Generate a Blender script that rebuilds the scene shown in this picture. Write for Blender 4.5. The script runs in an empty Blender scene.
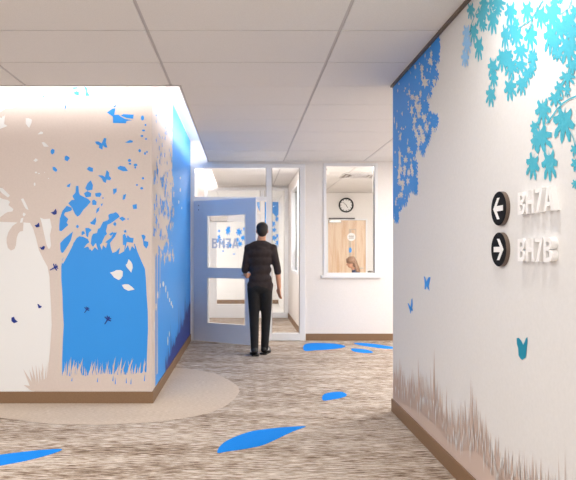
import bpy, bmesh, math, random
from mathutils import Vector, Matrix
from mathutils.geometry import tessellate_polygon
C = bpy.context.scene.collection
R = math.radians
random.seed(7)
# ---------------------------------------------------------------- survey
F, VX, VY, EYE = 578.0, 243.5, 254.0, 1.325      # lens, vanishing point, eye height
CEIL = 2.75
YF, XL, YB, XR, YR = 5.13, -0.812, 8.86, 1.26, 4.873
SLOTX, SLOTY, COVE = -0.545, 4.879, 3.06
Y2, Y3, YREC = 12.0, 15.4, 13.4

def on_front(px, py, Y=YF): return ((px-VX)*Y/F, EYE+(VY-py)*Y/F)       # (X, Z) on a wall facing the lens
def on_side(px, py, X): 
    Y = X*F/(px-VX); return (Y, EYE+(VY-py)*Y/F)                        # (Y, Z) on a wall along the corridor
def on_floor(px, py):
    Y = EYE*F/(py-VY); return ((px-VX)*Y/F, Y)

# ---------------------------------------------------------------- materials
def lin(c):
    return tuple(((v/255)/12.92 if v/255 <= .04045 else ((v/255+.055)/1.055)**2.4) for v in c)+(1,)
def mat(name, col, rough=.6, noise=0, nscale=40, metal=0, spec=.5, bump=0, emit=0):
    m = bpy.data.materials.new(name); m.use_nodes = True
    nt = m.node_tree; b = nt.nodes['Principled BSDF']
    b.inputs['Roughness'].default_value = rough; b.inputs['Metallic'].default_value = metal
    b.inputs['Specular IOR Level'].default_value = spec
    b.inputs['Base Color'].default_value = lin(col)
    if noise or bump:
        tc = nt.nodes.new('ShaderNodeTexCoord'); n = nt.nodes.new('ShaderNodeTexNoise')
        n.inputs['Scale'].default_value = nscale; n.inputs['Detail'].default_value = 4
        nt.links.new(tc.outputs['Object'], n.inputs['Vector'])
        if noise:
            r = nt.nodes.new('ShaderNodeValToRGB')
            c0 = tuple(max(0, v-noise) for v in col); c1 = tuple(min(255, v+noise) for v in col)
            r.color_ramp.elements[0].position = .3; r.color_ramp.elements[1].position = .7
            r.color_ramp.elements[0].color = lin(c0); r.color_ramp.elements[1].color = lin(c1)
            nt.links.new(n.outputs['Fac'], r.inputs['Fac']); nt.links.new(r.outputs['Color'], b.inputs['Base Color'])
        if bump:
            bp = nt.nodes.new('ShaderNodeBump'); bp.inputs['Strength'].default_value = bump; bp.inputs['Distance'].default_value = .005
            nt.links.new(n.outputs['Fac'], bp.inputs['Height']); nt.links.new(bp.outputs['Normal'], b.inputs['Normal'])
    if emit:
        b.inputs['Emission Color'].default_value = lin(col); b.inputs['Emission Strength'].default_value = emit
    return m

M = {}
M['beige'] = mat('wall_beige', (220,206,198), .5, 2, 60)
M['white'] = mat('wall_white', (234,232,230), .5, 2, 60)
M['rwall'] = mat('wall_offwhite', (228,226,224), .5, 2, 60)
M['cream'] = mat('wall_cream', (236,231,227), .55, 2, 60)
M['blue'] = mat('mural_blue', (42,152,242), .45)
M['navy'] = mat('mural_navy', (4,44,140), .45)
M['teal'] = mat('mural_teal', (70,178,200), .5)
M['dteal'] = mat('mural_deep_teal', (0,140,170), .5)
M['pblue'] = mat('mural_pale_blue', (150,200,242), .5)
M['mwhite'] = mat('mural_white', (240,240,240), .5)
M['grassr'] = mat('mural_taupe', (206,184,172), .5)
M['tile'] = mat('ceiling_tile', (238,235,233), .9, 4, 180, spec=.1)
M['grid'] = mat('ceiling_grid', (205,200,200), .6, 1, 30)
M['paintwhite'] = mat('cove_paint', (246,246,246), .8, 1, 30)
M['base'] = mat('rubber_baseboard', (136,106,78), .6, 6, 200)
M['frame'] = mat('frame_paint', (236,236,238), .4, 1, 30)
M['doorblue'] = mat('door_blue_grey', (224,228,236), .5, 2, 60)
M['alu'] = mat('satin_metal', (190,185,180), .35, 3, 90, metal=.6)
M['dark'] = mat('dark_gap', (60,52,50), .6)
M['black'] = mat('black_plastic', (12,11,12), .6, 2, 60, spec=.2)
M['rim'] = mat('bronze_rim', (104,88,78), .4, 3, 60)
M['letter'] = mat('sign_white', (248,246,244), .4, 1, 30)
M['vinyl'] = mat('frosted_blue_vinyl', (160,174,208), .5)
M['skin'] = mat('skin', (205,150,120), .5, 4, 40)
M['hair'] = mat('dark_hair', (34,24,20), .6, 8, 160, bump=.4)
M['bhair'] = mat('brown_hair', (120,84,58), .5, 38, 60, bump=.5)
M['shirt'] = mat('dark_shirt', (42,30,30), .8, 6, 26, bump=.1)
M['pants'] = mat('black_trousers', (20,19,21), .85, 4, 30)
M['shoe'] = mat('black_shoe', (16,15,16), .4)
M['shoew'] = mat('shoe_white', (215,212,210), .5)
M['navycloth'] = mat('navy_top', (30,38,74), .8, 8, 40)
M['chair'] = mat('chair_grey', (150,140,134), .7, 5, 60)
M['desk'] = mat('desk_laminate', (200,180,160), .5, 4, 20)
M['vfloor'] = mat('white_vinyl_floor', (236,230,226), .3, 4, 6)
M['lamp'] = mat('lamp_diffuser', (255,250,244), .5, emit=4)
M['cface'] = mat('clock_face', (240,238,236), .4)
M['leafcarpet'] = mat('blue_carpet', (28,136,232), .95, 12, 320, spec=.1, bump=.3)

def glass():
    m = bpy.data.materials.new('clear_glass'); m.use_nodes = True
    nt = m.node_tree; nt.nodes.clear()
    o = nt.nodes.new('ShaderNodeOutputMaterial'); mx = nt.nodes.new('ShaderNodeMixShader')
    t = nt.nodes.new('ShaderNodeBsdfTransparent'); g = nt.nodes.new('ShaderNodeBsdfGlossy')
    f = nt.nodes.new('ShaderNodeFresnel'); f.inputs['IOR'].default_value = 1.35
    g.inputs['Roughness'].default_value = .02
    t.inputs['Color'].default_value = (.97,.98,.98,1)
    nt.links.new(f.outputs[0], mx.inputs[0]); nt.links.new(t.outputs[0], mx.inputs[1]); nt.links.new(g.outputs[0], mx.inputs[2])
    nt.links.new(mx.outputs[0], o.inputs[0]); return m
M['glass'] = glass()

def carpet(name, stops, sx, sy, big=.35):
    m = bpy.data.materials.new(name); m.use_nodes = True
    nt = m.node_tree; b = nt.nodes['Principled BSDF']; b.inputs['Roughness'].default_value = .85
    b.inputs['Specular IOR Level'].default_value = .1
    N, L = nt.nodes.new, nt.links.new
    tc = N('ShaderNodeTexCoord')
    mp = N('ShaderNodeMapping'); mp.inputs['Scale'].default_value = (sx, sy, 1)
    n = N('ShaderNodeTexNoise'); n.inputs['Scale'].default_value = 1; n.inputs['Detail'].default_value = 4; n.inputs['Roughness'].default_value = .7
    mp2 = N('ShaderNodeMapping'); mp2.inputs['Scale'].default_value = (.8, 5, 1)
    n2 = N('ShaderNodeTexNoise'); n2.inputs['Scale'].default_value = 1; n2.inputs['Detail'].default_value = 3
    L(tc.outputs['Object'], mp.inputs[0]); L(mp.outputs[0], n.inputs[0]); L(tc.outputs['Object'], mp2.inputs[0]); L(mp2.outputs[0], n2.inputs[0])
    a = N('ShaderNodeMath'); a.operation = 'MULTIPLY_ADD'; a.inputs[1].default_value = big; 
    L(n2.outputs['Fac'], a.inputs[0]); L(n.outputs['Fac'], a.inputs[2])
    s = N('ShaderNodeMath'); s.operation = 'SUBTRACT'; s.inputs[1].default_value = big*.5; L(a.outputs[0], s.inputs[0])
    r = N('ShaderNodeValToRGB'); e = r.color_ramp.elements
    e[0].position = stops[0][0]; e[0].color = lin(stops[0][1]); e[1].position = stops[-1][0]; e[1].color = lin(stops[-1][1])
    for p, c in stops[1:-1]:
        x = e.new(p); x.color = lin(c)
    L(s.outputs[0], r.inputs[0]); L(r.outputs[0], b.inputs['Base Color'])
    bp = N('ShaderNodeBump'); bp.inputs['Strength'].default_value = .35; bp.inputs['Distance'].default_value = .004
    L(n.outputs['Fac'], bp.inputs['Height']); L(bp.outputs[0], b.inputs['Normal'])
    return m
M['carpet'] = carpet('streaked_carpet', [(.36,(84,66,52)),(.45,(142,121,104)),(.52,(190,174,158)),(.60,(224,214,204))], 8, 105, .2)
M['carpet2'] = carpet('plain_beige_carpet', [(.35,(190,172,154)),(.65,(216,201,186))], 30, 120, .1)

def woodmat():
    m = bpy.data.materials.new('maple_wood'); m.use_nodes = True
    nt = m.node_tree; b = nt.nodes['Principled BSDF']; b.inputs['Roughness'].default_value = .45
    tc = nt.nodes.new('ShaderNodeTexCoord'); mp = nt.nodes.new('ShaderNodeMapping'); mp.inputs['Scale'].default_value = (14, 14, 1.3)
    n = nt.nodes.new('ShaderNodeTexNoise'); n.inputs['Scale'].default_value = 1; n.inputs['Detail'].default_value = 3; n.inputs['Distortion'].default_value = .6
    r = nt.nodes.new('ShaderNodeValToRGB'); e = r.color_ramp.elements
    e[0].position = .34; e[0].color = lin((216,176,138)); e[1].position = .56; e[1].color = lin((232,206,178))
    nt.links.new(tc.outputs['Object'], mp.inputs[0]); nt.links.new(mp.outputs[0], n.inputs[0]); nt.links.new(n.outputs['Fac'], r.inputs[0]); nt.links.new(r.outputs[0], b.inputs['Base Color'])
    return m
M['wood'] = woodmat()

# ---------------------------------------------------------------- mesh helpers
def obj(name, bm, m, parent=None, smooth=False, bevel=0):
    bmesh.ops.recalc_face_normals(bm, faces=bm.faces) if smooth != 'flatpoly' else None
    me = bpy.data.meshes.new(name); bm.to_mesh(me); bm.free()
    o = bpy.data.objects.new(name, me); C.objects.link(o)
    for k in (m if isinstance(m, (list, tuple)) else [m]): me.materials.append(k)
    if parent: o.parent = parent
    if smooth is True:
        for p in me.polygons: p.use_smooth = True
    if bevel:
        b = o.modifiers.new('bevel', 'BEVEL'); b.width = bevel; b.segments = 2; b.limit_method = 'ANGLE'
    return o
def box(bm, x0, y0, z0, x1, y1, z1):
    mtx = Matrix.Translation(((x0+x1)/2, (y0+y1)/2, (z0+z1)/2)) @ Matrix.Diagonal((abs(x1-x0), abs(y1-y0), abs(z1-z0), 1))
    bmesh.ops.create_cube(bm, size=1, matrix=mtx); return bm
def boxes(*bs):
    bm = bmesh.new()
    for b in bs: box(bm, *b)
    return bm
def cyl(bm, p0, p1, r0, r1=None, n=24):
    p0, p1 = Vector(p0), Vector(p1); d = p1-p0
    mtx = Matrix.Translation((p0+p1)/2) @ d.to_track_quat('Z', 'Y').to_matrix().to_4x4()
    bmesh.ops.create_cone(bm, cap_ends=True, segments=n, radius1=r0, radius2=r0 if r1 is None else r1, depth=d.length, matrix=mtx); return bm
def flat(bm, pts, put):                                  # one polygon tessellated into a plane; put maps 2-D to 3-D
    vs = [bm.verts.new(put(*p)) for p in pts]
    for t in tessellate_polygon([[Vector((p[0], p[1], 0)) for p in pts]]):
        try: bm.faces.new([vs[i] for i in t])
        except ValueError: pass
def slab(bm, pts, put, d0, d1):                          # polygon with real thickness; put(a, b, depth)
    a = [bm.verts.new(put(p[0], p[1], d0)) for p in pts]; b = [bm.verts.new(put(p[0], p[1], d1)) for p in pts]
    for t in tessellate_polygon([[Vector((p[0], p[1], 0)) for p in pts]]):
        bm.faces.new([a[i] for i in t]); bm.faces.new([b[i] for i in reversed(t)])
    n = len(pts)
    for i in range(n): bm.faces.new([a[i], a[(i+1) % n], b[(i+1) % n], b[i]])
def thing(name, loc=(0,0,0), rz=0, label=None, cat=None, group=None, kind=None):
    o = bpy.data.objects.new(name, None); C.objects.link(o); o.location = loc; o.rotation_euler = (0,0,rz); o.empty_display_size = .1
    return tag(o, label, cat, group, kind)
def tag(o, label=None, cat=None, group=None, kind=None):
    if label: o['label'] = label
    if cat: o['category'] = cat
    if group: o['group'] = group
    if kind: o['kind'] = kind
    return o
def struct(name, bm, m, label=None, **k):
    return tag(obj(name, bm, m, **k), label, None, None, 'structure')

def catmull(pts, k=4):
    out = []; n = len(pts)
    for i in range(n):
        p0, p1, p2, p3 = [Vector(pts[(i+j-1) % n]) for j in range(4)]
        for s in range(k):
            t = s/k
            out.append(tuple(.5*((2*p1)+(-p0+p2)*t+(2*p0-5*p1+4*p2-p3)*t*t+(-p0+3*p1-3*p2+p3)*t**3)))
    return out
def ell(cx, cy, rx, ry, n=8, rot=0):
    return [(cx+rx*math.cos(a)*math.cos(rot)-ry*math.sin(a)*math.sin(rot), cy+rx*math.cos(a)*math.sin(rot)+ry*math.sin(a)*math.cos(rot)) for a in [2*math.pi*i/n for i in range(n)]]
def z6(pts, ox, oy, s=6.0): return [(ox+u/s, oy+v/s) for u, v in pts]
def spike(x, y0, y1, w, lean): return [(x-w/2, y0), (x-w*.3+lean*.35, y0+(y1-y0)*.55), (x+lean, y1), (x+w*.3+lean*.45, y0+(y1-y0)*.5), (x+w/2, y0)]

# ================================================================= SETTING: floors
floor = struct('floor', boxes((-5,-3,-.1,5,Y2,0),(1.03,Y2,-.1,5,YREC+.1,0)), M['carpet'], 'brown and beige streaked carpet floor')
bm = bmesh.new()
ellp = [(-60,406),(-25,413.5),(0,418),(52,424.5),(104,425.2),(160,422.2),(187.8,418),(210,413.3),(226.7,405.6),(235,398.6),(239.7,391.7),(237.5,386),(229.4,380.6),(215.6,373.6),(196,370),(176.7,368)]
ellf = [on_floor(*p) for p in ellp] + [(-.9,6.6),(-.9,5.25),(-3.4,5.25)]
flat(bm, ellf, lambda x, y: (x, y, .0025))
obj('carpet_oval', bm, M['carpet2'], floor)['label'] = 'plain pale beige oval area of carpet around the left wall corner'
struct('floor', boxes((-2.5,Y2,-.1,1.03,Y3,.002)), M['vfloor'], 'white glossy vinyl floor beyond the second glass partition')

leaves = [
 ('large blue leaf shape set in the carpet at centre foreground', [(217.2,452.8),(222,444.5),(233,438),(250,432),(265,429.5),(285,427.5),(305.6,426.5),(293,431.5),(275,440),(262,445.5),(245,449),(228,451.5)]),
 ('long blue leaf shape in the carpet before the left mural wall, leftmost', [(62,449.5),(52,454),(30,460),(10,464),(-15,468),(-45,470),(-30,462),(-5,456),(25,452),(45,450)]),
 ('wide blue leaf shape in the carpet nearest the glass partition frame', z6([(18,70),(35,52),(80,47),(150,48),(210,52),(262,66),(220,78),(150,85),(90,88),(30,92)], 300, 335, 5.76)),
 ('thin blue leaf shape in the carpet running behind the right wall corner', z6([(310,48),(360,47),(440,54),(500,64),(545,71),(590,80),(545,80),(480,78),(400,68),(340,58)], 300, 335, 5.76)),
 ('small slender blue leaf shape in the carpet under the reception window', z6([(295,80),(330,79),(390,87),(422,101),(370,104),(310,95)], 300, 335, 5.76)),
 ('short rounded blue leaf shape alone in the middle of the carpet', z6([(130,352),(160,335),(230,328),(262,338),(268,350),(240,362),(190,372),(135,378)], 300, 335, 5.76)),
]
for lab, pp in leaves:
    bm = bmesh.new(); pts = catmull([on_floor(*p) for p in pp], 4)
    cx = sum(p[0] for p in pts)/len(pts); cy = sum(p[1] for p in pts)/len(pts)
    slab(bm, [(x-cx, y-cy) for x, y in pts], lambda x, y, d: (x, y, d), 0, .003)
    o = obj('carpet_leaf', bm, M['leafcarpet']); o.location = (cx, cy, .0002)
    tag(o, lab, 'carpet inlay', 'blue leaf shapes inlaid in the carpet')

# ================================================================= ceilings
def ceiling(x0, x1, y0, y1, label, skip=()):
    o = struct('ceiling', boxes((x0,y0,CEIL,x1,y1,CEIL+.03)), M['grid'], label)
    xs = [x0]+[v for v in [.612+1.2235*k for k in range(-5,5)] if x0+.04 < v < x1-.04]+[x1]
    ys = [y0]+[v for v in [3.667+.6095*k for k in range(-11,21)] if y0+.03 < v < y1-.03]+[y1]
    bm = bmesh.new()
    for i in range(len(xs)-1):
        for j in range(len(ys)-1):
            if any(a <= (xs[i]+xs[i+1])/2 <= b and c <= (ys[j]+ys[j+1])/2 <= d for a, b, c, d in skip): continue
            box(bm, xs[i]+(.011 if i else .002), ys[j]+(.005 if j else .002), CEIL-.007, xs[i+1]-(.011 if i < len(xs)-2 else .002), ys[j+1]-(.005 if j < len(ys)-2 else .002), CEIL)
    obj('ceiling_tiles', bm, M['tile'], o)
    return o
lamps = []
ceiling(-5, XR, -3, SLOTY, 'white lay-in tile ceiling over the near corridor')
ceiling(SLOTX, 5, SLOTY, YB, 'white lay-in tile ceiling running to the glass partition')
ceiling(SLOTX, .93, YB+.1, Y2, 'lay-in tile ceiling of the vestibule behind the door')
ceiling(1.03, 5, YB+.12, YREC, 'lay-in tile ceiling of the reception room')
ceiling(-2.5, .93, Y2+.1, Y3, 'lay-in tile ceiling of the farthest room')
# raised cove above the slot
struct('ceiling_cove', boxes((-5,4.5,COVE,-.15,5.25,COVE+.04), (XL-.1,5.25,COVE,-.15,Y2,COVE+.04),
    (-5,4.5,CEIL+.03,-.15,4.53,COVE), (-.18,4.53,CEIL+.03,-.15,Y2,COVE)), M['paintwhite'], 'bright raised light cove above the mural walls')
struct('trim_1', boxes((-5,SLOTY-.02,CEIL-.012,SLOTX,SLOTY,CEIL+.03), (SLOTX-.0,SLOTY-.02,CEIL-.012,SLOTX+.02,YB,CEIL+.03)), M['grid'], 'thin edge trim of the ceiling along the light slot')
struct('trim_2', boxes((XR-.022,-3,CEIL-.022,XR-.001,YR,CEIL-.001),(XR,YR+.001,CEIL-.022,5,YR+.02,CEIL-.001)), M['rim'], 'brown angle trim where the right wall meets the ceiling')

# ================================================================= walls
wl = struct('wall_left', boxes((-5,YF,0,XL,Y2,COVE)), M['beige'], 'left wall with a painted tree mural wrapping its corner')
wr = struct('wall_right', boxes((XR,-3,0,5,YR,CEIL)), M['rwall'], 'right off-white wall with painted leaves and raised room signs')
struct('wall_side', boxes((-5.1,-3,0,-5,YF,COVE)), M['white'])
struct('wall_corridor_end', boxes((5,YR,0,5.1,YREC,CEIL)), M['cream'])
# back wall with reception window opening
WX0, WX1, WZ0, WZ1 = 1.225, 2.055, .985, 2.715
wb = struct('wall_back', boxes((.945,YB,0,WX0,YB+.12,CEIL),(WX1,YB,0,5,YB+.12,CEIL),(WX0,YB,0,WX1,YB+.12,WZ0),(WX0,YB,WZ1,WX1,YB+.12,CEIL),
      (XL,YB,2.70,.945,YB+.1,CEIL),(XL,YB,CEIL,-.15,YB+.1,COVE)), M['cream'], 'cream wall with the reception window')
struct('wall_vestibule', boxes((.93,YB+.12,0,1.03,9.8,CEIL),(.93,11.1,0,1.03,Y2+.1,CEIL),(.93,9.8,0,1.03,11.1,.97),(.93,9.8,2.55,1.03,11.1,CEIL)), M['cream'], 'wall between vestibule and reception')
struct('wall_vestibule_back', boxes((XL,Y2,2.70,.93,Y2+.08,CEIL),(XL,Y2,CEIL,-.15,Y2+.08,COVE)), M['cream'])
struct('wall_reception', boxes((1.03,YREC,0,5,YREC+.1,CEIL)), M['cream'], 'back wall of the reception room')
wf = struct('wall_far', boxes((-2.5,Y3,0,1.03,Y3+.1,CEIL)), M['cream'], 'farthest white wall with a blue leaf mural')
struct('wall_far_left', boxes((-2.6,Y2,0,-2.5,Y3,CEIL)), M['cream']); struct('wall_far_right', boxes((.93,Y2+.1,0,1.03,Y3,CEIL)), M['cream'])
# baseboards
BH = .105
struct('baseboard_left', boxes((-5,YF-.012,0,XL+.012,YF,BH),(XL,YF,0,XL+.012,YB,BH)), M['base'], 'brown rubber baseboard around the mural wall', bevel=.003)
struct('baseboard_right', boxes((XR-.012,-3,0,XR,YR+.012,BH),(XR,YR,0,5,YR+.012,BH)), M['base'], 'brown rubber baseboard under the right wall', bevel=.003)
struct('baseboard_back', boxes((.955,YB-.012,0,5,YB,BH)), M['base'], 'brown rubber baseboard under the reception window', bevel=.003)
struct('baseboard_vestibule', boxes((.918,YB+.1,0,.93,Y2,BH)), M['base'])
struct('baseboard_far', boxes((-2.5,Y3-.012,0,.93,Y3,BH)), M['base'])

# ================================================================= mural, front face (plane Y = YF)
def fput(off): return lambda px, py: (lambda q: (q[0], YF-off, q[1]))(on_front(px, py))
def lift(put, dirv, d):
    def f(a, b):
        q = put(a, b); return (q[0]+dirv[0]*d, q[1]+dirv[1]*d, q[2]+dirv[2]*d)
    return f
def fmesh(name, polys, m, off=.001, label=None, parent=wl, put=None, dirv=(0,-1,0)):
    bm = bmesh.new()
    for i, p in enumerate(polys): flat(bm, p, lift(put or fput(off), dirv, .00005*i if len(polys) < 60 else .00001*i))
    o = obj(name, bm, m, parent)
    if label: o['label'] = label
    return o
white = [
 [(-160,221),(-20,221.5),(0,221.7),(17.5,222.5),(12.5,226),(8.5,232),(6.7,238),(6.7,243),(8,248),(11,250.5),(14.5,249),(16,245),(16.7,238),(18,234),(20,231.5),(23,231),(23.5,222.3),(30,223),(33,228),(36,238),(39,250),(43.3,259),(47.5,266.5),(49.5,276.5),(50,288),(51,305),(51.7,325),(51,335),(50,350),(48.7,363),(48.3,377),(46,381),(37,384),(34.5,391.6),(-160,391.6)],
 [(40,217.5),(44,219),(50,218.5),(51.7,227),(50,235),(51,245),(50,248.5),(48.3,248.7),(46.5,245),(43.7,232),(41.7,223)],
]
fmesh('mural_white_field', white, M['mwhite'], .001, 'white painted background left of the tree trunk')
wleaf = [
 [(-8,196),(0,197.5),(3,199),(8,200),(10,202),(8.5,205),(13.5,209),(12.5,211.5),(8,212),(5,213.5),(0,217.5),(-12,219)],
 [(-4,186),(0,187.8),(2.5,188),(10,195.5),(8,197.5),(3,194),(0,191)],
 [(21,199),(23.3,198.3),(26.7,205),(28.7,210),(26,209),(24,206)], [(23.5,212.5),(26,214),(24,216.7),(22.5,215)], [(21,218.5),(23.5,217.5),(22.5,222.6),(20,222.6)],
 ell(36,172.5,1.3,.9), ell(39,173.5,.9,.6), ell(44.5,172.5,.4,.4), ell(48.5,178.5,.6,.5), ell(34.7,184.3,.9,1.8),
 [(-6,92),(-4,94),(0,96),(5.8,101),(10,97.5),(12.5,92.5),(14,95),(16.7,91.7),(15.8,101.7),(19,105),(12.5,108.3),(5.8,108.3),(0,112.5),(-5,114)],
 [(-5,116),(0,117.5),(2,118),(3,115.5),(4,117),(5.3,114),(4.2,124),(7.5,126),(0,129),(-5,130)],
 ell(22.5,89,1.8,1.2), [(25.8,118.3),(28.3,118),(32,119.7),(31.5,123),(29.2,128),(25.8,124)],
 [(37.5,134.5),(41,131.3),(43.3,132.5),(42.5,134)], [(41.7,142.5),(44,142),(46.5,144),(48.8,146.7),(44,146.7)], [(33.3,160.8),(35.8,158.3),(38.3,160),(35.8,162)],
]
fmesh('mural_white_leaves', wleaf, M['mwhite'], .001, 'small white leaf shapes scattered in the treetop')
body = [(71,243),(67,253),(62.5,259),(61.3,266.7),(61.3,278),(62.5,295),(63,312),(63.8,325),(63,338),(62.2,358),(62.2,379),(148,379),(146.5,372),(147,355),(148,330),(147.8,311),(146.7,295),(145.8,278),(145,269),(141.7,261.7),(137.5,251.7),(135,244),(131.7,243),(129,243.5),(126,243),(124.8,245),(124.2,251.3),(118.7,254.2),(120,247.5),(116,251.7),(112.5,253),(111,248.5),(110,243),(101,242),(90,243),(80,242)]
blue = [body,
 [(60.3,243),(60.5,250),(61.7,253),(63.3,252.5),(68.3,245),(71,240),(73,231.5),(71.7,232.5),(64,239)],
 [(73,244),(76.7,238),(80,236),(83,236.7),(88,239),(90.5,245)], [(74,236),(75.5,230),(76.5,230),(75.5,235)],
 [(90.8,245),(91,238),(93,234),(97,233),(98,229),(100,228),(101,226),(103,222),(107,220.5),(108.3,221.5),(107,227),(106,231),(107,234),(105,236),(103,240),(101.5,245)],
 [(106.7,221),(109,219),(108.3,215),(110.3,213.7),(113.3,213.3),(115.8,212),(118.3,214),(119.7,216.7),(115.8,219.7),(110.8,223.3),(107.5,224.7)],
 [(119,218),(122.5,216.7),(125.8,219),(122.5,221.3)], [(113,224),(115,221.7),(116.7,224),(115,226.3)], ell(128,219,.9,.6),
 [(85.3,228),(89,228),(91.7,230),(89,232.5),(88,237.5),(86.3,236)], [(80,232.5),(83.3,230.8),(85.3,233.3),(82,235.5)], ell(77.5,226.5,1.4,1.6),
 [(103,245),(106.7,241),(111,238),(114,232.5),(117,232.5),(115,236.7),(110,243),(108.5,245)], [(109,234.2),(112.5,232),(114,233),(111,236)],
 [(123,245),(122.8,235),(125,233.7),(126.7,238),(127.5,235),(130,237.5),(133.7,238.3),(133,242.5),(131.7,245)], [(123.7,231),(125.8,229.7),(126.7,232),(124.7,233)],
 [(141.3,235),(144,234.7),(145.8,236.7),(144,240.8),(148.3,241.7),(148.3,245),(146.3,248.7),(143.5,245),(143,240)],
 [(76,186),(78.5,185.8),(79,192.5),(80,195),(88.3,199),(90.8,201.7),(87.5,205.8),(83.3,210),(80,215),(77.5,216.7),(75,214),(72,207.5),(68.3,203.3),(71.7,200),(74.5,200),(72.5,196),(75.5,192.5)],
 [(71.7,207.5),(66.7,205.8),(62.5,210.8),(60,218.3),(59.2,226.7),(59.5,231),(61.7,231),(68.3,225),(66.7,222.5),(68.3,219),(64,215),(65,212.5),(70,211.3),(72,210)],
 [(86.7,169),(89,166.7),(93,168),(93,171.7),(90,171.5)], [(117.5,167.5),(120,165.8),(125,166.7),(128,171),(123.3,171.3),(118,169)],
 [(90.8,180.3),(93,185),(92.5,189.7),(87.5,190.8),(85.3,188.3),(87.5,183.3)], [(84,193.3),(87.5,191),(91.3,193.3),(90.8,196.7),(85.8,197.5)],
 [(95,193.3),(100,192.5),(101.7,194),(100,197),(95.8,196.7)], [(92,200.8),(94,199.5),(96.7,201.7),(96.3,205),(92.5,205)],
 [(113,189),(116.7,188.3),(116.7,191.7),(113.5,194.7)], [(123.3,195),(126.3,194),(125,199),(122.5,200)], [(132.5,205),(136.7,204),(137,208.7),(133.3,209.2)],
 [(96.7,209),(99.7,206.7),(99,210.8),(96,213.8)], [(100.8,204),(103,203.3),(101.7,206.7)], [(90,222.5),(92.5,221),(95.8,217),(96.3,221),(95,225),(91,224)],
 ell(103,198,.9,.7), ell(143,178.3,1.2,1.3), ell(137,185,1.2,.9), ell(141.7,188.3,1.6,1.3), ell(135.3,167.5,1,1.2),
 [(50.7,150.5),(52.5,148.7),(54.7,150),(54.3,153),(52,154.7),(50.7,152.5)], [(64.7,156.7),(66.7,155.5),(70,158),(67.5,161.3),(64.7,160)],
 [(52.5,167),(55,167),(57.5,170),(56,172),(53,170)], [(66.7,186),(69,184),(70.8,183.3),(69.7,187),(67.5,187)],
 [(72,87.5),(77.5,87),(77.5,88.7),(73,89)], [(73.5,92.5),(76.5,91),(79,91.7),(79,95.8),(75,94.7)], [(84,86.5),(87,87.5),(87.5,91.7),(90,96),(85.3,96),(86,91.7)],
 ell(43.8,96.7,1,.8), [(64.5,110),(65.2,106),(66.5,104),(66,108)],
 [(107,112.5),(112.5,108.7),(115.5,108.3),(114.2,115),(118.3,114.7),(121,116.7),(125,119),(132.5,120.3),(126.7,121),(125.8,123.3),(113,123),(113,116.7)],
 [(120.8,115.8),(123.3,114.2),(133.7,114.7),(133,118.8),(126.7,118)], [(113.3,106.7),(115.8,105),(116.7,105.8),(114.2,107.5)],
 [(125,142.5),(130,140),(133,140.8),(132.5,142.5),(128.3,143)], ell(142.5,118,1.6,2.6), ell(145.5,125,1,1), ell(143.5,130.5,1.6,1), ell(142,136,1.5,1.1), ell(146,139,1.1,1), ell(139.7,150.7,1.4,1.6), ell(145,153.5,.9,1.6), ell(147,152,.9,1), ell(129.5,160.5,1.7,1.6), ell(130,163.8,1.4,1), ell(135.5,165,2,1.4)]
blue = [blue[0]] + blue[1:]
fmesh('mural_blue_field', blue, M['blue'], .001, 'blue painted background and blue leaves around the second tree')
# tree branches, grass and hanging leaves in the wall's beige
over = [[(143.7,243),(149,243),(146.3,248.9)]]
over = []
br = [ [(62,262),(66,252),(70.5,244),(73.5,236),(76,228),(77,228),(75.2,237),(73,245),(68.5,254),(63,264)],
       [(89.5,250),(88.5,245),(90.2,238),(92,233),(92.6,233.3),(91.4,239),(90.6,246)],
       [(101,248),(102,243),(106,236),(113,227),(114,227.5),(108,235),(103.6,243),(102.2,248.5)],
       [(120,243),(119,236),(117,230),(118,229.8),(121,236),(122,243)],
       [(80,236),(81,226),(84,218),(84.5,219),(82,227),(81.5,237)],
       [(84,248),(87,244),(90,242),(93,247),(96,243),(98,250),(95,247),(92,251),(88,246.5)],
       [(100,245),(102,250),(103,245),(106,248),(107.5,243),(103,242)],
       [(125,250),(128,245),(130,251),(132,246),(135,249),(134,243),(127,242)] ]
random.seed(3)
gr = [[(62,392),(62,376),(75,374.5),(90,375.5),(105,373.5),(120,375),(135,374),(147,372),(152,392)]]
x = 62.5
while x < 147:
    h = random.choice([5,8,11,15,18])*random.uniform(.7,1.1)
    if 66 < x < 76: h += 2
    gr.append(spike(x, 378, 376-h, random.uniform(1.1,2.3), random.uniform(-3.5,3.5))); x += random.uniform(.7,1.9)
for k in range(26):      # thin criss-cross stalks
    x = random.uniform(64,145); gr.append(spike(x, 378, random.uniform(357,364), 1.0, random.uniform(-7,7)))
tuft = [[(35,392),(38,384),(46,378),(50,376),(52,392)]]
for k, (xa, xt, yt) in enumerate([(33,23.5,369),(34.5,29.5,369),(36,32,364.5),(38,36,364),(40.5,39,365.5),(43,42.5,362),(45,46.5,364.5),(47,48.5,361),(32,24,385),(35,31,373),(41,43.8,366),(36,33.5,378),(44,41,369)]):
    tuft.append([(xa-1.3,390),(xt,yt),(xa+1.5,386),(xa+1.8,391)])
fmesh('painted_branches', br, M['beige'], .0035, 'thin beige branches and leaves over the blue')
fmesh('painted_grass', gr+tuft, M['beige'], .004, 'beige grass silhouette along the bottom of the mural')
slit = [spike(x, y, y-h, 1, random.uniform(-1,1)) for x, y, h in [(97.5,382,5),(113,381,6),(115.5,384,7),(126.5,383,6),(131,384,6),(144.5,381,8),(70,376,5),(72,381,4),(83,375,5),(86,376,6)]]
fmesh('painted_blue_slits', slit, M['blue'], .0062)
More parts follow.
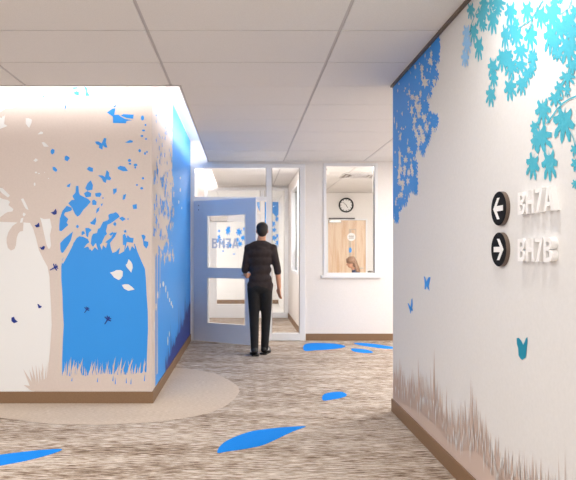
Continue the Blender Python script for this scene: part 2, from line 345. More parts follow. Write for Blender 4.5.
for lab, pts in [('upper pale leaf of three on the blue', [(322,85),(336,98),(345,115),(347,135),(338,165),(325,150),(310,132),(305,120),(315,108)]),
                 ('largest pale leaf of three on the blue', [(210,165),(230,160),(250,150),(275,150),(288,158),(287,185),(275,203),(262,210),(235,195),(220,175)]),
                 ('lower pale leaf of three on the blue', [(282,240),(300,235),(320,235),(345,252),(358,268),(345,270),(320,275),(295,262)])]:
    fmesh('painted_leaf', [z6(pts,75,245)], M['mwhite'], .005, lab)
fmesh('painted_butterfly', [z6([(120,340),(140,338),(160,350),(175,318),(188,320),(185,345),(195,375),(180,375),(168,362),(165,388),(145,378),(145,362),(128,355)],75,85)], M['blue'], .0015, 'upper blue butterfly')
fmesh('painted_butterfly', [z6([(138,62),(165,62),(180,72),(190,30),(205,45),(205,65),(218,80),(210,92),(190,88),(185,108),(170,100),(160,80)],75,165)], M['blue'], .0015, 'lower blue butterfly')
for o_, pts in [((0,165),[(305,285),(322,280),(335,262),(342,280),(340,295),(325,300)]), ((0,165),[(208,362),(222,358),(235,345),(238,370),(220,375)]),
                ((0,245),[(237,12),(250,15),(262,5),(272,10),(265,28),(250,28)]), ((0,245),[(225,353),(234,355),(240,364),(252,366),(248,376),(233,379)]), ((0,245),[(70,435),(85,430),(92,446),(108,460),(85,469),(70,456)])]:
    fmesh('painted_butterfly', [z6(pts,*o_)], M['navy'], .005, 'small navy butterfly')
for cx, cy, s, a in [(54,268,1,-.5),(86.5,310,.75,-1),(107.3,320.3,1,-1)]:
    def rt(p): return [(cx+s*(u*math.cos(a)-v*math.sin(a)), cy+s*(u*math.sin(a)+v*math.cos(a))) for u, v in p]
    fmesh('painted_dragonfly', [rt([(-4.5,-.5),(4,-.8),(4.6,0),(4,.8),(-4.5,.4)]), rt([(.2,0),(1.2,-4),(2.2,-4),(1.8,0)]), rt([(1.6,0),(3.4,-3),(4.2,-2.4),(2.8,0)]), rt([(.2,0),(1,3.6),(2,3.6),(1.8,0)]), rt([(1.6,0),(3.2,2.8),(4,2.2),(2.8,0)])], M['navy'], .005, 'navy dragonfly')

# ---- mural, corridor face (plane X = XL): canopy of the second tree over blue
def sput(off): return lambda px, py: (lambda q: (XL+off, q[0], q[1]))(on_side(px, py, XL))
def wput(off): return lambda y, z: (XL+off, y, z)
def smesh(name, polys, m, off=.001, label=None, put=None): return fmesh(name, polys, m, off, label, wl, put or sput(off), (1,0,0))
def SZ(px, py): return on_side(px, py, XL)
YE = YB-.03
bl = [(5.32,.106),(YE,.106),(YE,3.05),(6.62,3.05),(6.58,2.2),(6.5,1.75),(6.2,1.62),(6.05,1.45),(5.75,1.36),(5.45,1.42),(5.32,1.3)]
smesh('mural_blue_field', [bl], M['blue'], .001, 'blue painted background on the corridor side', put=wput(.001))
random.seed(11)
def wleafpoly(cx, cz, s, a, n=5):
    pts = []
    for i in range(n*2):
        r = s*(1 if i % 2 == 0 else .45)*random.uniform(.75,1.15); t = a+math.pi*i/n
        pts.append((cx+r*math.cos(t), cz+r*math.sin(t)))
    return pts
be, bb = [], []
for k in range(95):      # beige leaves reaching into the blue, blue gaps inside the crown
    y = random.uniform(5.25,6.75); z = random.uniform(1.25,2.2)
    be.append(wleafpoly(y, z, random.uniform(.03,.085), random.uniform(0,3)))
for k in range(120):
    y = random.uniform(5.2,6.6); z = random.triangular(1.4,2.95,1.7)
    bb.append(wleafpoly(y, z, random.uniform(.02,.07)*(1.15 if z < 2.1 else .7), random.uniform(0,3), 4))
smesh('painted_leaves', be, M['beige'], .002, 'beige leaf silhouettes at the edge of the treetop', put=wput(.002))
smesh('painted_leaves', bb, M['blue'], .003, 'blue leaf shapes inside the beige treetop', put=wput(.003))
smesh('painted_branches', [[(5.38,.2),(5.40,1.5),(5.46,1.5),(5.43,.8),(5.45,.2)],[(5.58,.9),(5.6,1.5),(5.64,1.5),(5.6,.9)]], M['beige'], .0025, put=wput(.0025))
nav = [(6.0,.106)]
y = 6.0
while y < YE-.06:
    top = .14+.42*((y-6.0)/2.8)**1.2+random.uniform(-.03,.08)
    nav += [(y, top), (y+.03, top+random.uniform(.03,.42)*random.choice([.3,.6,1])), (y+.06, top*.98)]; y += random.uniform(.07,.13)
nav += [(YE,.6),(YE,.106)]
smesh('painted_grass', [nav], M['navy'], .002, 'navy grass and shrub silhouette beside the doorway', put=wput(.002))
fl = [(163,284,.9,3),(165.5,289,.5,4),(167.5,295,.5,4),(169.3,300,.5,2.5),(171,303.5,.6,2.5),(172.3,306.5,.5,2),(157.5,295,.5,4),(155.7,307,.5,4),(153.7,326,.5,5),(160,285.5,.4,2.5),(167.5,341,.5,5),(169,334,.4,3),(180,190,.6,2.2),(178.5,202,.5,2),(181.5,208,.4,1.5),(180,178,.5,1.5)]
smesh('painted_leaf', [ell(a,b,c,d,6) for a,b,c,d in fl], M['mwhite'], .003, 'white leaf flecks drifting across the blue')

# ================================================================= mural on the right wall (plane X = XR)
def rput(off): return lambda px, py: (lambda q: (XR-off, q[0], q[1]))(on_side(px, py, XR))
def rmesh(name, polys, m, off=.001, label=None, smooth=0): return fmesh(name, polys, m, off, label, wr, rput(off), (-1,0,0))
R1 = [(393,86.5),(412,65),(436.5,38),(439.6,42),(440,49),(438.7,57),(436.5,56),(435,53),(433.5,60),(435,70),(436,77),(434.6,82),(429.8,87),(432,92.5),(427.7,94.6),(426.7,103),(428.7,107),(426.7,113),(430,115.5),(434,119.6),(437,121.7),(435,127),(430,130),(429.8,138),(425.6,149),(422.5,149),(421.5,134),(422,128),(418,124),(414,120),(412,130),(416,142),(416,151),(413,157),(416,165),(417.3,180),(416,190.5),(413,188),(411,186),(407,194.5),(405.8,202),(402.7,196.7),(401.7,207),(397.5,217.5),(393.7,213),(393,222)]
jr = []
random.seed(5)
for i in range(len(R1)-1):                       # ragged leafy outline
    a, b = R1[i], R1[i+1]; jr.append(a)
    if i > 2:
        n = max(1, int(math.dist(a, b)/2.2))
        for k in range(1, n):
            t = k/n; w = random.uniform(-1.3,1.3); jr.append((a[0]+(b[0]-a[0])*t+w*1.25, a[1]+(b[1]-a[1])*t+random.uniform(-.6,.6)))
jr = [(max(393, p[0]), p[1]) for p in jr] + [(393,222)]
rmesh('painted_foliage', [jr], M['blue'], .001, 'mass of blue foliage painted at the far end of the right wall')
def blob(cx, cy, rx, ry, n=12):
    return [(cx+rx*(1.25 if i % 2 else .6)*random.uniform(.7,1.15)*math.cos(2*math.pi*i/n), cy+ry*(1.25 if i % 2 else .6)*random.uniform(.7,1.15)*math.sin(2*math.pi*i/n)) for i in range(n)]
MAPLE = [(0,-.5),(.03,-.3),(.14,-.36),(.26,-.5),(.33,-.36),(.27,-.2),(.36,-.16),(.52,-.08),(.46,.08),(.3,.06),(.18,.02),(.27,.14),(.36,.2),(.4,.42),(.3,.44),(.24,.34),(.12,.2),(.09,.12),(.1,.3),(.08,.42),(.0,.56),(-.07,.44),(-.1,.3),(-.08,.12),(-.14,.22),(-.2,.36),(-.32,.46),(-.38,.38),(-.34,.2),(-.26,.12),(-.17,.0),(-.34,.08),(-.48,.02),(-.5,-.12),(-.34,-.16),(-.26,-.22),(-.34,-.38),(-.24,-.48),(-.13,-.34),(-.03,-.3)]
def maple(cx, cy, w, h, rot=0):
    c, s = math.cos(rot), math.sin(rot); g = lambda x, y: 1.35 if math.hypot(x, y) < .28 else 1.0
    return [(cx+w*1.15*(x*c-y*s)*g(x,y), cy+h*1.08*(x*s+y*c)*g(x,y)) for x, y in MAPLE]
holes = [blob(425,82.5,3.6,5.5), blob(409.5,92.5,1,4), blob(415.5,67,1.2,3), blob(424,48,1.6,4), blob(430,45,1.3,3), blob(400,158,1.4,12), blob(399.3,174,1.6,8), blob(404.6,173,1.8,3.5), blob(408,181,1.8,4), blob(403,188,1.4,3), blob(400.5,137,1,5), blob(397,125,.7,4), blob(394.5,120,.5,5), blob(412,110,1.8,6), blob(416,104,1.4,5), blob(420,110,1.3,4), blob(423,117,1.4,3), blob(417,97,.9,2), blob(415,120,2.2,5), blob(432,63,1,3.5), blob(399,196,.9,3), blob(396,203,.8,4), blob(411,160,.7,2), blob(430,123,.9,2), blob(428,97,.7,2)]
for k in range(190):
    x = random.uniform(395,437); y = random.uniform(45,208)
    if (x > 417 and y > 135) or (x < 408 and y < 120 and random.random() < .6): continue
    holes.append(blob(x, y, random.uniform(.35,.9), random.uniform(.7,2.2), random.choice([4,6,8])))
for k in range(34):
    x, y = random.choice([(430,60),(428,75),(424,95),(418,108),(428,122),(422,135),(410,150),(409,170),(402,185),(398,200),(415,90)]); holes.append([(x+random.gauss(0,0)+p[0], y+p[1]) for p in maple(random.gauss(0,3), random.gauss(0,6), random.uniform(2,4), random.uniform(5,9), random.uniform(-.6,.6))])
holes = [[(max(393.2, a), b) for a, b in h] for h in holes]
rmesh('painted_gaps', holes, M['rwall'], .002)

teal = [(471,11,7,16),(484,4,8,14),(481,18,9,20),(485,11,8,14),(483.5,26,7,11),(498,4,14,14),(491,4,5,12),(498,12,7,10),(493,21,10,25),(511,14,11,24),(505.6,37,8,25),(506,57,13,12),(474,33,8,20),(479,48,8,24),(513,32,9,20),
 (527.5,12,11,22),(541,17,11,22),(531,37,12,24),(517,37,11,20),(521,52,13,16),(533,58,9,14),(517,24,5,14),(553,16,15,32),(555,3,8,14),(551,39,13,30),(561,1,5,6),(561,30,15,20),(556,44,10,26),(569,22,13,22),(572,34,12,22),(569,50,18,28),(558,55,10,12),(575,12,8,14),
 (493,68,9,20),(494,79,8,16),(491,96,9,20),(502.5,60,10,22),(509,56,8,14),(511,68,11,22),(510.6,89,11,22),(521,66,12,14),(533,60,8,22),(532,70,7,14),(527,76,8,18),(522,85,10,20),
 (567.7,78,14,14),(560,89,9,16),(556,99,13,14),(567.7,90,6,14),(543.5,112,14,26),(535,127,8,12),(564,124,19,34),(542,139,19,26),(536,142,8,16),(533,166,12,25),(550,165,14,29),(576,150,9,12),(577,164,10,14),(576,184,7,9),(573,66,12,16)]
for a, b, w, h in teal:
    rmesh('painted_maple_leaf', [maple(a, b, w, h, random.uniform(-.35,.35)*(.4 if w < 9 else 1))], M['teal'], .001+.000025*teal.index((a,b,w,h)))
random.seed(9); edge = []
for i in range(3, len(R1)-1):
    a, b = R1[i], R1[i+1]
    for t in (0, .5):
        x = a[0]+(b[0]-a[0])*t+random.uniform(-2.5,.4); y = a[1]+(b[1]-a[1])*t+random.uniform(-2,2)
        m_ = maple(max(396.5,x), y, random.uniform(3,5.5), random.uniform(7,12), random.uniform(-.3,.3)); edge.append([(max(393.1,p[0]), p[1]) for p in m_])
rmesh('painted_foliage', edge, M['blue'], .0006, 'blue leaf tips fringing the foliage')
for a, b, w, h in [(467,34,7,18),(467.5,45,8,18),(465.6,58,7,17)]:
    rmesh('painted_maple_leaf', [maple(a, b, w, h)], M['pblue'], .0028+b*.00001, 'pale blue maple leaf')
def ribbon(pts, w):
    L = []; Rr = []
    for i, p in enumerate(pts):
        a = Vector(pts[max(0,i-1)]); b = Vector(pts[min(len(pts)-1,i+1)]); d = (b-a).normalized(); n = Vector((-d.y, d.x))*w/2
        L.append((p[0]+n.x, p[1]+n.y)); Rr.append((p[0]-n.x, p[1]-n.y))
    return L+Rr[::-1]
rmesh('painted_twigs', [ribbon([(543.7,0),(538,9),(532,20),(526,23.5),(519.4,28)],1), ribbon([(572.5,0),(570,7.5),(565,12),(560,15)],1), ribbon([(547,123.5),(553,116),(558,109),(564,103),(570,99),(577,96)],1.4), ribbon([(480,6),(476,14),(472,24),(470,33)],.6), ribbon([(533,20),(530,28),(528,32)],.8), ribbon([(570,130),(574,138),(577,150)],.8)], M['teal'], .0032, 'thin teal twigs between the maple leaves')
rmesh('painted_butterfly', [[(424.2,276),(425.5,277),(426.6,281.5),(428.8,277),(430.8,277.3),(429.5,284),(429,286),(429.7,290.8),(428,288.5),(427,286),(426,289.5),(424.8,289),(425,284)]], M['blue'], .002, 'upper blue butterfly on the right wall')
rmesh('painted_butterfly', [[(407.8,303),(409,303.5),(410.8,307),(411.8,299),(412.6,298.3),(412.9,305),(412.4,308),(413.4,311),(411.8,310.5),(410.8,314),(410,310),(408.8,306.5)]], M['blue'], .002, 'lower blue butterfly on the right wall')
rmesh('painted_butterfly', [[(517,338.2),(519.2,337.8),(521.5,340.5),(523.6,344.8),(525,342),(526.3,338.2),(527.8,337),(528,341),(527,350),(526.2,357.5),(524.5,358.5),(522.6,360),(520.8,358.5),(519,355.5),(518.5,348),(517.3,344)]], M['dteal'], .002, 'deep teal butterfly below the room signs')
# taupe grass along the foot of the right wall
def env(x, pts):
    for (a, b), (c, d) in zip(pts, pts[1:]):
        if a <= x <= c: return b+(d-b)*(x-a)/(c-a)
    return pts[-1][1]
def footy(x): 
    Y = XR*F/(x-VX); return VY+(EYE-BH)*F/Y
band = [(393.1,384),(405,391),(420,398),(437,412),(446,426),(456,432),(468,436),(476,438),(481,442),(486,450),(495,464),(510,474),(525,482),(560,508),(600,540)]
tops = [(393.1,362),(400,350),(410,368),(420,358),(430,350),(436,348),(439,372),(448,392),(455,398),(464,380),(471,376),(478,388),(482,404),(492,425),(505,440),(520,438),(538,434),(545,470),(560,450),(568,445),(576,460),(600,470)]
gp = [[(x, env(x, band)) for x, _ in band]+[(600, footy(600)), (393.1, footy(393.1))]]
x = 394.
while x < 585:
    t = env(x, tops); b = env(x, band); top = b+(t-b)*random.choice([.3,.45,.6,.8,1])*random.uniform(.7,1.05)
    gp.append(spike(x, b+8, top, random.uniform(.9,2.0), random.uniform(-1.6,1.6))); x += random.uniform(.5,1.3) if x < 500 else random.uniform(1.1,2.8)
while x > 394:
    t = env(x, tops); b = env(x, band); top = b+(t-b)*random.uniform(.2,.75)
    gp.append(spike(x, b+14, top, random.uniform(.4,.9), random.uniform(-2.5,2.5))); x -= random.uniform(.8,2.2)
rmesh('painted_grass', gp, M['grassr'], .001, 'taupe grass silhouette rising from the baseboard')
x = 395.; sl = []
while x < 582:
    b = env(x, band); y0 = b+random.uniform(-10,12); hgt = random.uniform(6,17)
    if y0+hgt < footy(x)-3: sl.append([(x-random.uniform(.25,.6), y0), (x, y0+hgt), (x+random.uniform(.25,.6), y0), (x, y0-hgt*.5)])
    x += random.uniform(.8,2.4)
rmesh('painted_gaps', sl, M['rwall'], .006)

# ================================================================= signs on the right wall
def sgn(y, z, d): return (XR-d, y, z)
def disc_sign(z, direction, label):
    t = thing('arrow_sign', (XR, 2.812, z), 0, label, 'sign', 'round black arrow signs on the right wall')
    def loc(bm): bmesh.ops.translate(bm, verts=bm.verts, vec=(-XR, -2.812, -z)); return bm
    bm = bmesh.new(); cyl(bm, (XR-.0185,2.812,z), (XR,2.812,z), .083, n=64); obj('rim', loc(bm), M['rim'], t)['label'] = 'bronze rim'
    bm = bmesh.new(); cyl(bm, (XR-.02,2.812,z), (XR-.0182,2.812,z), .0815, n=64); obj('disc', loc(bm), M['black'], t)
    s = direction                                  # +1 points deeper into the corridor
    pts = [(.056,0),(.012,.052),(-.014,.052),(.018,.013),(-.05,.013),(-.05,-.013),(.018,-.013),(-.014,-.052),(.012,-.052)]
    bm = bmesh.new(); slab(bm, [(2.812+s*a, z+b) for a, b in pts], sgn, .0195, .0215); obj('arrow', loc(bm), M['letter'], t)['label'] = 'white arrow'
disc_sign(1.546, 1, 'round black sign with white arrow pointing left, beside the upper lettering')
disc_sign(1.347, -1, 'round black sign with white arrow pointing right, beside the lower lettering')
# glyphs: list of polygons in a 0..w by 0..1 box
def arc(cx, cy, rx, ry, a0, a1, n=8): return [(cx+rx*math.cos(R(a0+(a1-a0)*i/n)), cy+ry*math.sin(R(a0+(a1-a0)*i/n))) for i in range(n+1)]
s_ = .2
def glyph(c):
    if c == 'H': return .74, [[(0,0),(s_,0),(s_,.4),(.54,.4),(.54,0),(.74,0),(.74,1),(.54,1),(.54,.6),(s_,.6),(s_,1),(0,1)]]
    if c == '7': return .66, [[(.1,0),(.33,0),(.66,.84),(.66,1),(0,1),(0,.82),(.42,.82)]]
    if c == 'A': return .82, [[(0,0),(.21,0),(.27,.2),(.55,.2),(.61,0),(.82,0),(.53,1),(.29,1)][:3]+[(.32,.37),(.41,.7),(.41,1),(.29,1)], [(.41,1),(.41,.7),(.5,.37),(.55,.2),(.61,0),(.82,0),(.53,1)], [(.27,.2),(.55,.2),(.5,.37),(.32,.37)]]
    if c == 'B': return .7, [[(0,0),(s_,0),(s_,1),(0,1)],
        [(s_,1),(s_,.83),(.36,.83)]+arc(.36,.73,.12,.1,90,-90,6)[1:]+[(s_,.63),(s_,.5),(.4,.5)]+arc(.4,.75,.27,.25,-90,90,10)[1:]+[(.36,1)],
        [(s_,.5),(s_,.44),(.38,.44)]+arc(.38,.305,.12,.135,90,-90,6)[1:]+[(s_,.17),(s_,0),(.4,0)]+arc(.4,.25,.3,.25,-90,90,10)[1:]]
    return .4, []
def lettering(word, h, put, d0, d1, m, parent, gap=.13, sx=1):
    x = 0
    for c in word:
        w, polys = glyph(c); bm = bmesh.new()
        for p in polys: slab(bm, [((x+a)*h*sx, b*h) for a, b in p], put, d0, d1)
        o = obj('letter_'+c.lower() if c.isalpha() else 'digit_seven', bm, m, parent)
        x += w+gap
    return x*h*sx
for word, z, lab in [('BH7A', 1.50, 'raised white lettering BH7A, upper of the two rows on the right wall'), ('BH7B', 1.293, 'raised white lettering BH7B, lower of the two rows on the right wall')]:
    t = thing('room_lettering', (XR, 2.60, z), 0, lab, 'sign', 'raised white room letterings')
    lettering(word, .1, lambda a, b, d: (-d, -a, b), 0, .027, M['letter'], t, .10, .93)

# ================================================================= storefront partitions
FR, FG = .943, .10
def partition(Yp, name, right, label, sl=(.43,.86), jl=-.745):
    fr = struct(name, boxes((XL,Yp-.03,0,jl,Yp+.07,2.64), (XL,Yp-.03,2.64,right,Yp+.07,2.70), (sl[0]-.08,Yp-.03,0,sl[0],Yp+.07,2.64), (right-.083,Yp-.03,0,right,Yp+.07,2.64),
        (jl,Yp-.03,2.14,sl[0]-.08,Yp+.07,2.20), (sl[0],Yp-.03,0.002,right-.083,Yp+.07,.11)), M['frame'], label, bevel=.004)
    o = obj('transom_glass', boxes((jl,Yp+.02,2.20,sl[0]-.08,Yp+.028,2.64)), M['glass'], fr)
    o = obj('sidelight_glass', boxes((sl[0],Yp+.02,.11,right-.083,Yp+.028,2.64)), M['glass'], fr)
    obj('glazing_bead', boxes((sl[0]-.0,Yp-.018,.11,sl[0]+.012,Yp+.02,2.64),(right-.095,Yp-.018,.11,right-.083,Yp+.02,2.64),(sl[0]-.092,Yp-.018,2.2,sl[0]-.08,Yp+.02,2.64)), M['alu'], fr)
    return fr
partition(YB, 'trim_3', FR, 'white metal glazing frame around the open blue door')
partition(Y2, 'trim_4', .93, 'second white glazing frame at the far end of the vestibule')

def glazed_door(name, W, lites, m, label):
    t = thing(name, label=label, kind='structure')
    z0, z1, th = .012, 2.13, .045
    (a0, a1) = lites[0][:2]
    bs = [(0,-th,z0,a0,0,z1),(a1,-th,z0,W,0,z1)]
    zs = [z0]+[v for l in lites for v in l[2:]]+[z1]
    for i in range(0, len(zs), 2): bs.append((a0,-th,zs[i],a1,0,zs[i+1]))
    obj('door_panel', boxes(*bs), m, t)
    for l in lites:
        obj('glass_pane', boxes((l[0],-.026,l[2],l[1],-.02,l[3])), M['glass'], t)
        a, b, c, d = l[0], l[1], l[2], l[3]; e = .012
        obj('glazing_bead', boxes((a,-th-.004,c,a+e,.004,d),(b-e,-th-.004,c,b,.004,d),(a+e,-th-.004,c,b-e,.004,c+e),(a+e,-th-.004,d-e,b-e,.004,d)), M['frame'], t)
    for z in (.25,1.07,1.9):
        bm = bmesh.new(); cyl(bm, (-.006,-.02,z-.05), (-.006,-.02,z+.05), .008, n=12); obj('hinge', bm, M['alu'], t, smooth=False)
    return t
d1 = glazed_door('door_1', 1.08, [(.24,.913,.282,.977),(.24,.913,1.109,1.907)], M['doorblue'], 'open pale blue door with two glass panes')
d1.location = (-.735, YB-.012, 0); d1.rotation_euler = (0,0,R(-30.4))
bm = bmesh.new(); cyl(bm, (1.0,-.045,1.02), (1.0,-.10,1.02), .011, n=12); cyl(bm, (1.0,-.095,1.02), (.88,-.095,1.02), .010, n=12); cyl(bm, (1.0,-.045,1.02), (1.0,-.052,1.02), .027)
obj('door_handle', bm, M['alu'], d1)
bm = bmesh.new(); cyl(bm, (.09,-.047,2.06), (.09,-.045,2.06), .008, n=12); cyl(bm, (.09,-.047,1.995), (.09,-.045,1.995), .008, n=12); obj('screw', bm, M['dark'], d1)
d2 = glazed_door('door_2', 1.07, [(.17,.92,.27,2.0)], M['frame'], 'closed white glass door at the far end of the vestibule')
d2.location = (-.735, Y2-.0, 0)
obj('door_closer', boxes((.05,-.10,2.0,.40,-.046,2.11)), M['alu'], d2, bevel=.01)['label'] = 'grey door closer'
gl = obj('room_number', bmesh.new(), M['vinyl'], d2)
bpy.data.objects.remove(gl)
lt = thing('door_lettering', (on_front(212,0,Y2-.05)[0], Y2-.05, on_front(0,248.3,Y2)[1]), 0, 'flat blue-grey lettering BH7A on the far glass door', 'sign')
lettering('BH7A', .205, lambda a, b, d: (a, -d, b), 0, .002, M['vinyl'], lt, .12, .82)

# far wall mural
def qput(off): return lambda px, py: (lambda q: (q[0], Y3-off, q[1]))(on_front(px, py, Y3))
random.seed(21)
ff = [[(256,202),(266,202),(272,202),(286,202),(292,202),(291,208),(287,214),(285,213),(283,217),(279,214),(276,217),(273,213),(270,220),(266,226),(264,219),(261,214),(258,208)]]
for cx, cy, w, h in [(282,221,6,8),(277,219,4,6),(273,224,5,7),(283,230,5,8),(279,236,7,7),(274,238,6,6),(278,243,6,6),(275,247,5,6),(280,249,3,3),(284,243,3,4),(267,216,4,8),(274,230,5,5),(228,231,5,9),(229,228,3,4),(239,232,6,8),(243,238,5,6),(237,240,5,5),(219,240,5,8),(229,245,6,7),(223,251,2,2),(219,231,2.5,3.5),(240,244,5,6),(223,243,4,5),(234,254,2.5,1.5),(244,229,2,4),(219,237,3,5),(224,246,3,4)]:
    ff.append(maple(cx, cy, w*.88, h*.88, random.uniform(-1,1)))
fmesh('painted_foliage', ff, M['blue'], .002, 'blue leaves seen through the glass doors', wf, qput(.002))

# ================================================================= reception window
w1 = struct('window_1', boxes((WX0,YB-.015,WZ0,WX0+.045,YB+.12,WZ1),(WX1-.045,YB-.015,WZ0,WX1,YB+.12,WZ1),(WX0+.045,YB-.015,WZ1-.045,WX1-.045,YB+.12,WZ1),(WX0+.045,YB-.015,WZ0,WX1-.045,YB+.12,WZ0+.05)), M['frame'], 'white framed reception window', bevel=.003)
obj('window_pane', boxes((WX0+.045,YB+.05,WZ0+.05,WX1-.045,YB+.058,WZ1-.045)), M['glass'], w1)
obj('window_sill', boxes((WX0-.035,YB-.045,WZ0-.025,WX1+.045,YB-.001,WZ0+.02)), M['frame'], w1, bevel=.004)
obj('window_track', boxes((WX1-.057,YB+.03,WZ0+.05,WX1-.047,YB+.049,WZ1-.06),(WX0+.047,YB+.03,WZ1-.1,WX0+.06,YB+.049,WZ1-.075)), M['alu'], w1)
w2 = struct('window_2', boxes((.915,9.8,.97,1.045,9.85,2.55),(.915,11.05,.97,1.045,11.1,2.55),(.915,9.85,.97,1.045,11.05,1.02),(.915,9.85,2.5,1.045,11.05,2.55)), M['frame'], 'narrow looking window between vestibule and reception', bevel=.003)
obj('window_pane', boxes((.98,9.85,1.02,.986,11.05,2.5)), M['glass'], w2)

# ================================================================= reception room
def RX(px, Y=YREC): return (px-VX)*Y/F
def RZ(py, Y=YREC): return EYE+(VY-py)*Y/F
d3 = thing('door_3', label='maple wood door at the back of the reception room', kind='structure')
dx0, dx1, dz = RX(328), RX(365.5), RZ(220.5)
obj('door_panel', boxes((dx0,YREC-.03,.01,dx1,YREC-.001,dz)), M['wood'], d3)
obj('door_frame', boxes((dx0-.04,YREC-.04,0,dx0-.003,YREC-.001,dz+.04),(dx1+.003,YREC-.04,0,dx1+.04,YREC-.001,dz+.04),(dx0-.003,YREC-.04,dz+.004,dx1+.003,YREC-.001,dz+.04)), M['frame'], d3)
obj('glass_pane', boxes((RX(348.6),YREC-.036,RZ(258),RX(351),YREC-.03,RZ(229)),(RX(355.2),YREC-.036,RZ(258),RX(356),YREC-.03,RZ(229)),(RX(351),YREC-.036,RZ(230),RX(355.2),YREC-.03,RZ(229))), M['desk'], d3)['label'] = 'pale trim of the narrow lite'
obj('door_closer', boxes((RX(328.3),YREC-.1,RZ(223),RX(340.5),YREC-.032,RZ(219.8))), M['alu'], d3, bevel=.008)['label'] = 'grey door closer'
obj('closer_arm', boxes((RX(328),YREC-.12,RZ(219.3),RX(354),YREC-.1,RZ(218.2))), M['dark'], d3)
bm = bmesh.new(); cyl(bm, (dx1-.08,YREC-.03,1.0), (dx1-.08,YREC-.085,1.0), .011, n=12); cyl(bm, (dx1-.08,YREC-.08,1.0), (dx1-.2,YREC-.08,1.0), .009, n=12); obj('door_handle', bm, M['alu'], d3)
sg = thing('door_sign', (RX(351), YREC-.038, RZ(237)), 0, 'round white sign with two printed lines on the maple door', 'sign')
bm = bmesh.new(); cyl(bm, (0,0,0), (0,-.006,0), .095, n=32); obj('sign_plate', bm, M['letter'], sg)
obj('printed_line', boxes((-.06,-.0075,.008,.06,-.006,.028),(-.055,-.0075,-.035,.055,-.006,-.015)), M['chair'], sg)
bm = bmesh.new(); slab(bm, catmull([(-.02,-.06),(.02,-.05),(.035,0),(.015,.05),(-.01,.06),(-.03,.02)],2), lambda a, b, d: (a, -d, b), 0, .003)
o = obj('leaf_sticker', bm, M['blue']); o.location = (RX(350), YREC-.0365, RZ(250)); tag(o, 'small blue leaf sticker on the maple door', 'sticker')

# wall clock
cr = .172
ck = thing('wall_clock', (RX(346), YREC-.001, RZ(205.2)), 0, 'round black-rimmed wall clock above the maple door', 'clock')
bm = bmesh.new()
n = 48
ring = [(cr,0),(cr,-.035),(cr-.03,-.04),(cr-.034,-.018)]
vs = [[bm.verts.new((r*math.cos(2*math.pi*i/n), y, r*math.sin(2*math.pi*i/n))) for r, y in ring] for i in range(n)]
for i in range(n):
    for k in range(3): bm.faces.new([vs[i][k], vs[i][k+1], vs[(i+1) % n][k+1], vs[(i+1) % n][k]])
obj('rim', bm, M['black'], ck)
bm = bmesh.new(); cyl(bm, (0,0,0), (0,-.02,0), cr-.02, n=48); obj('clock_face', bm, M['cface'], ck)
for k in range(12):
    bm = bmesh.new(); a = math.pi*k/6; r0, r1, w = cr-.06, cr-.034, (.009 if k % 3 == 0 else .006)
    c, s = math.sin(a), math.cos(a)
    slab(bm, [(r0*c-w*s, r0*s+w*c), (r1*c-w*s, r1*s+w*c), (r1*c+w*s, r1*s-w*c), (r0*c+w*s, r0*s-w*c)], lambda p, q, d: (p, -d, q), .02, .022)
    obj('hour_mark', bm, M['black'], ck)
for nm, a, L, w in [('hour_hand', R(150), .075, .007), ('minute_hand', R(312), .11, .005)]:
    c, s = math.sin(a), math.cos(a); bm = bmesh.new()
    slab(bm, [(-.015*c-w*s, -.015*s+w*c), (L*c-w*s*.6, L*s+w*c*.6), (L*c+w*s*.6, L*s-w*c*.6), (-.015*c+w*s, -.015*s-w*c)], lambda p, q, d: (p, -d, q), .023, .025); obj(nm, bm, M['black'], ck)

# ceiling air diffuser
t = thing('air_diffuser', (2.07, 10.42, CEIL-.0075), 0, 'square air diffuser in the reception ceiling', 'air vent')
bm = bmesh.new()
for k, h in enumerate((.30,.22,.14)):
    e = .022; z0, z1 = -.012-.006*k, -.001
    box(bm, -h,-h,z0,-h+e,h,z1); box(bm, h-e,-h,z0,h,h,z1); box(bm, -h+e,-h,z0,h-e,-h+e,z1); box(bm, -h+e,h-e,z0,h-e,h,z1)
obj('louvre_rings', bm, M['grid'], t)
obj('backing', boxes((-.29,-.29,-.0015,.29,.29,0)), M['chair'], t)
obj('centre_plate', boxes((-.08,-.08,-.028,.08,.08,-.02)), M['grid'], t)

# desk and monitor
t = thing('desk', (1.47, 11.55, 0), 0, 'laminate desk behind the reception window', 'desk')
obj('desk_top', boxes((-.4,-.6,.71,.4,.6,.74)), M['desk'], t, bevel=.004)
for sx in (-1,1):
    for sy in (-1,1): obj('leg', boxes((sx*.37-.02,sy*.56-.02,0,sx*.37+.02,sy*.56+.02,.71)), M['alu'], t)
t = thing('computer_monitor', (1.13, 11.2, .741), R(-20), 'black screen standing near the vestibule side window', 'monitor')
obj('screen', boxes((-.045,-.01,.16,.045,.025,.70)) if 0 else boxes((-.02,-.25,.2,.02,.25,.7)), M['black'], t, bevel=.004)
obj('stand', boxes((.02,-.03,.01,.05,.03,.4)), M['black'], t); obj('foot', boxes((-.02,-.11,0,.12,.11,.012)), M['black'], t)

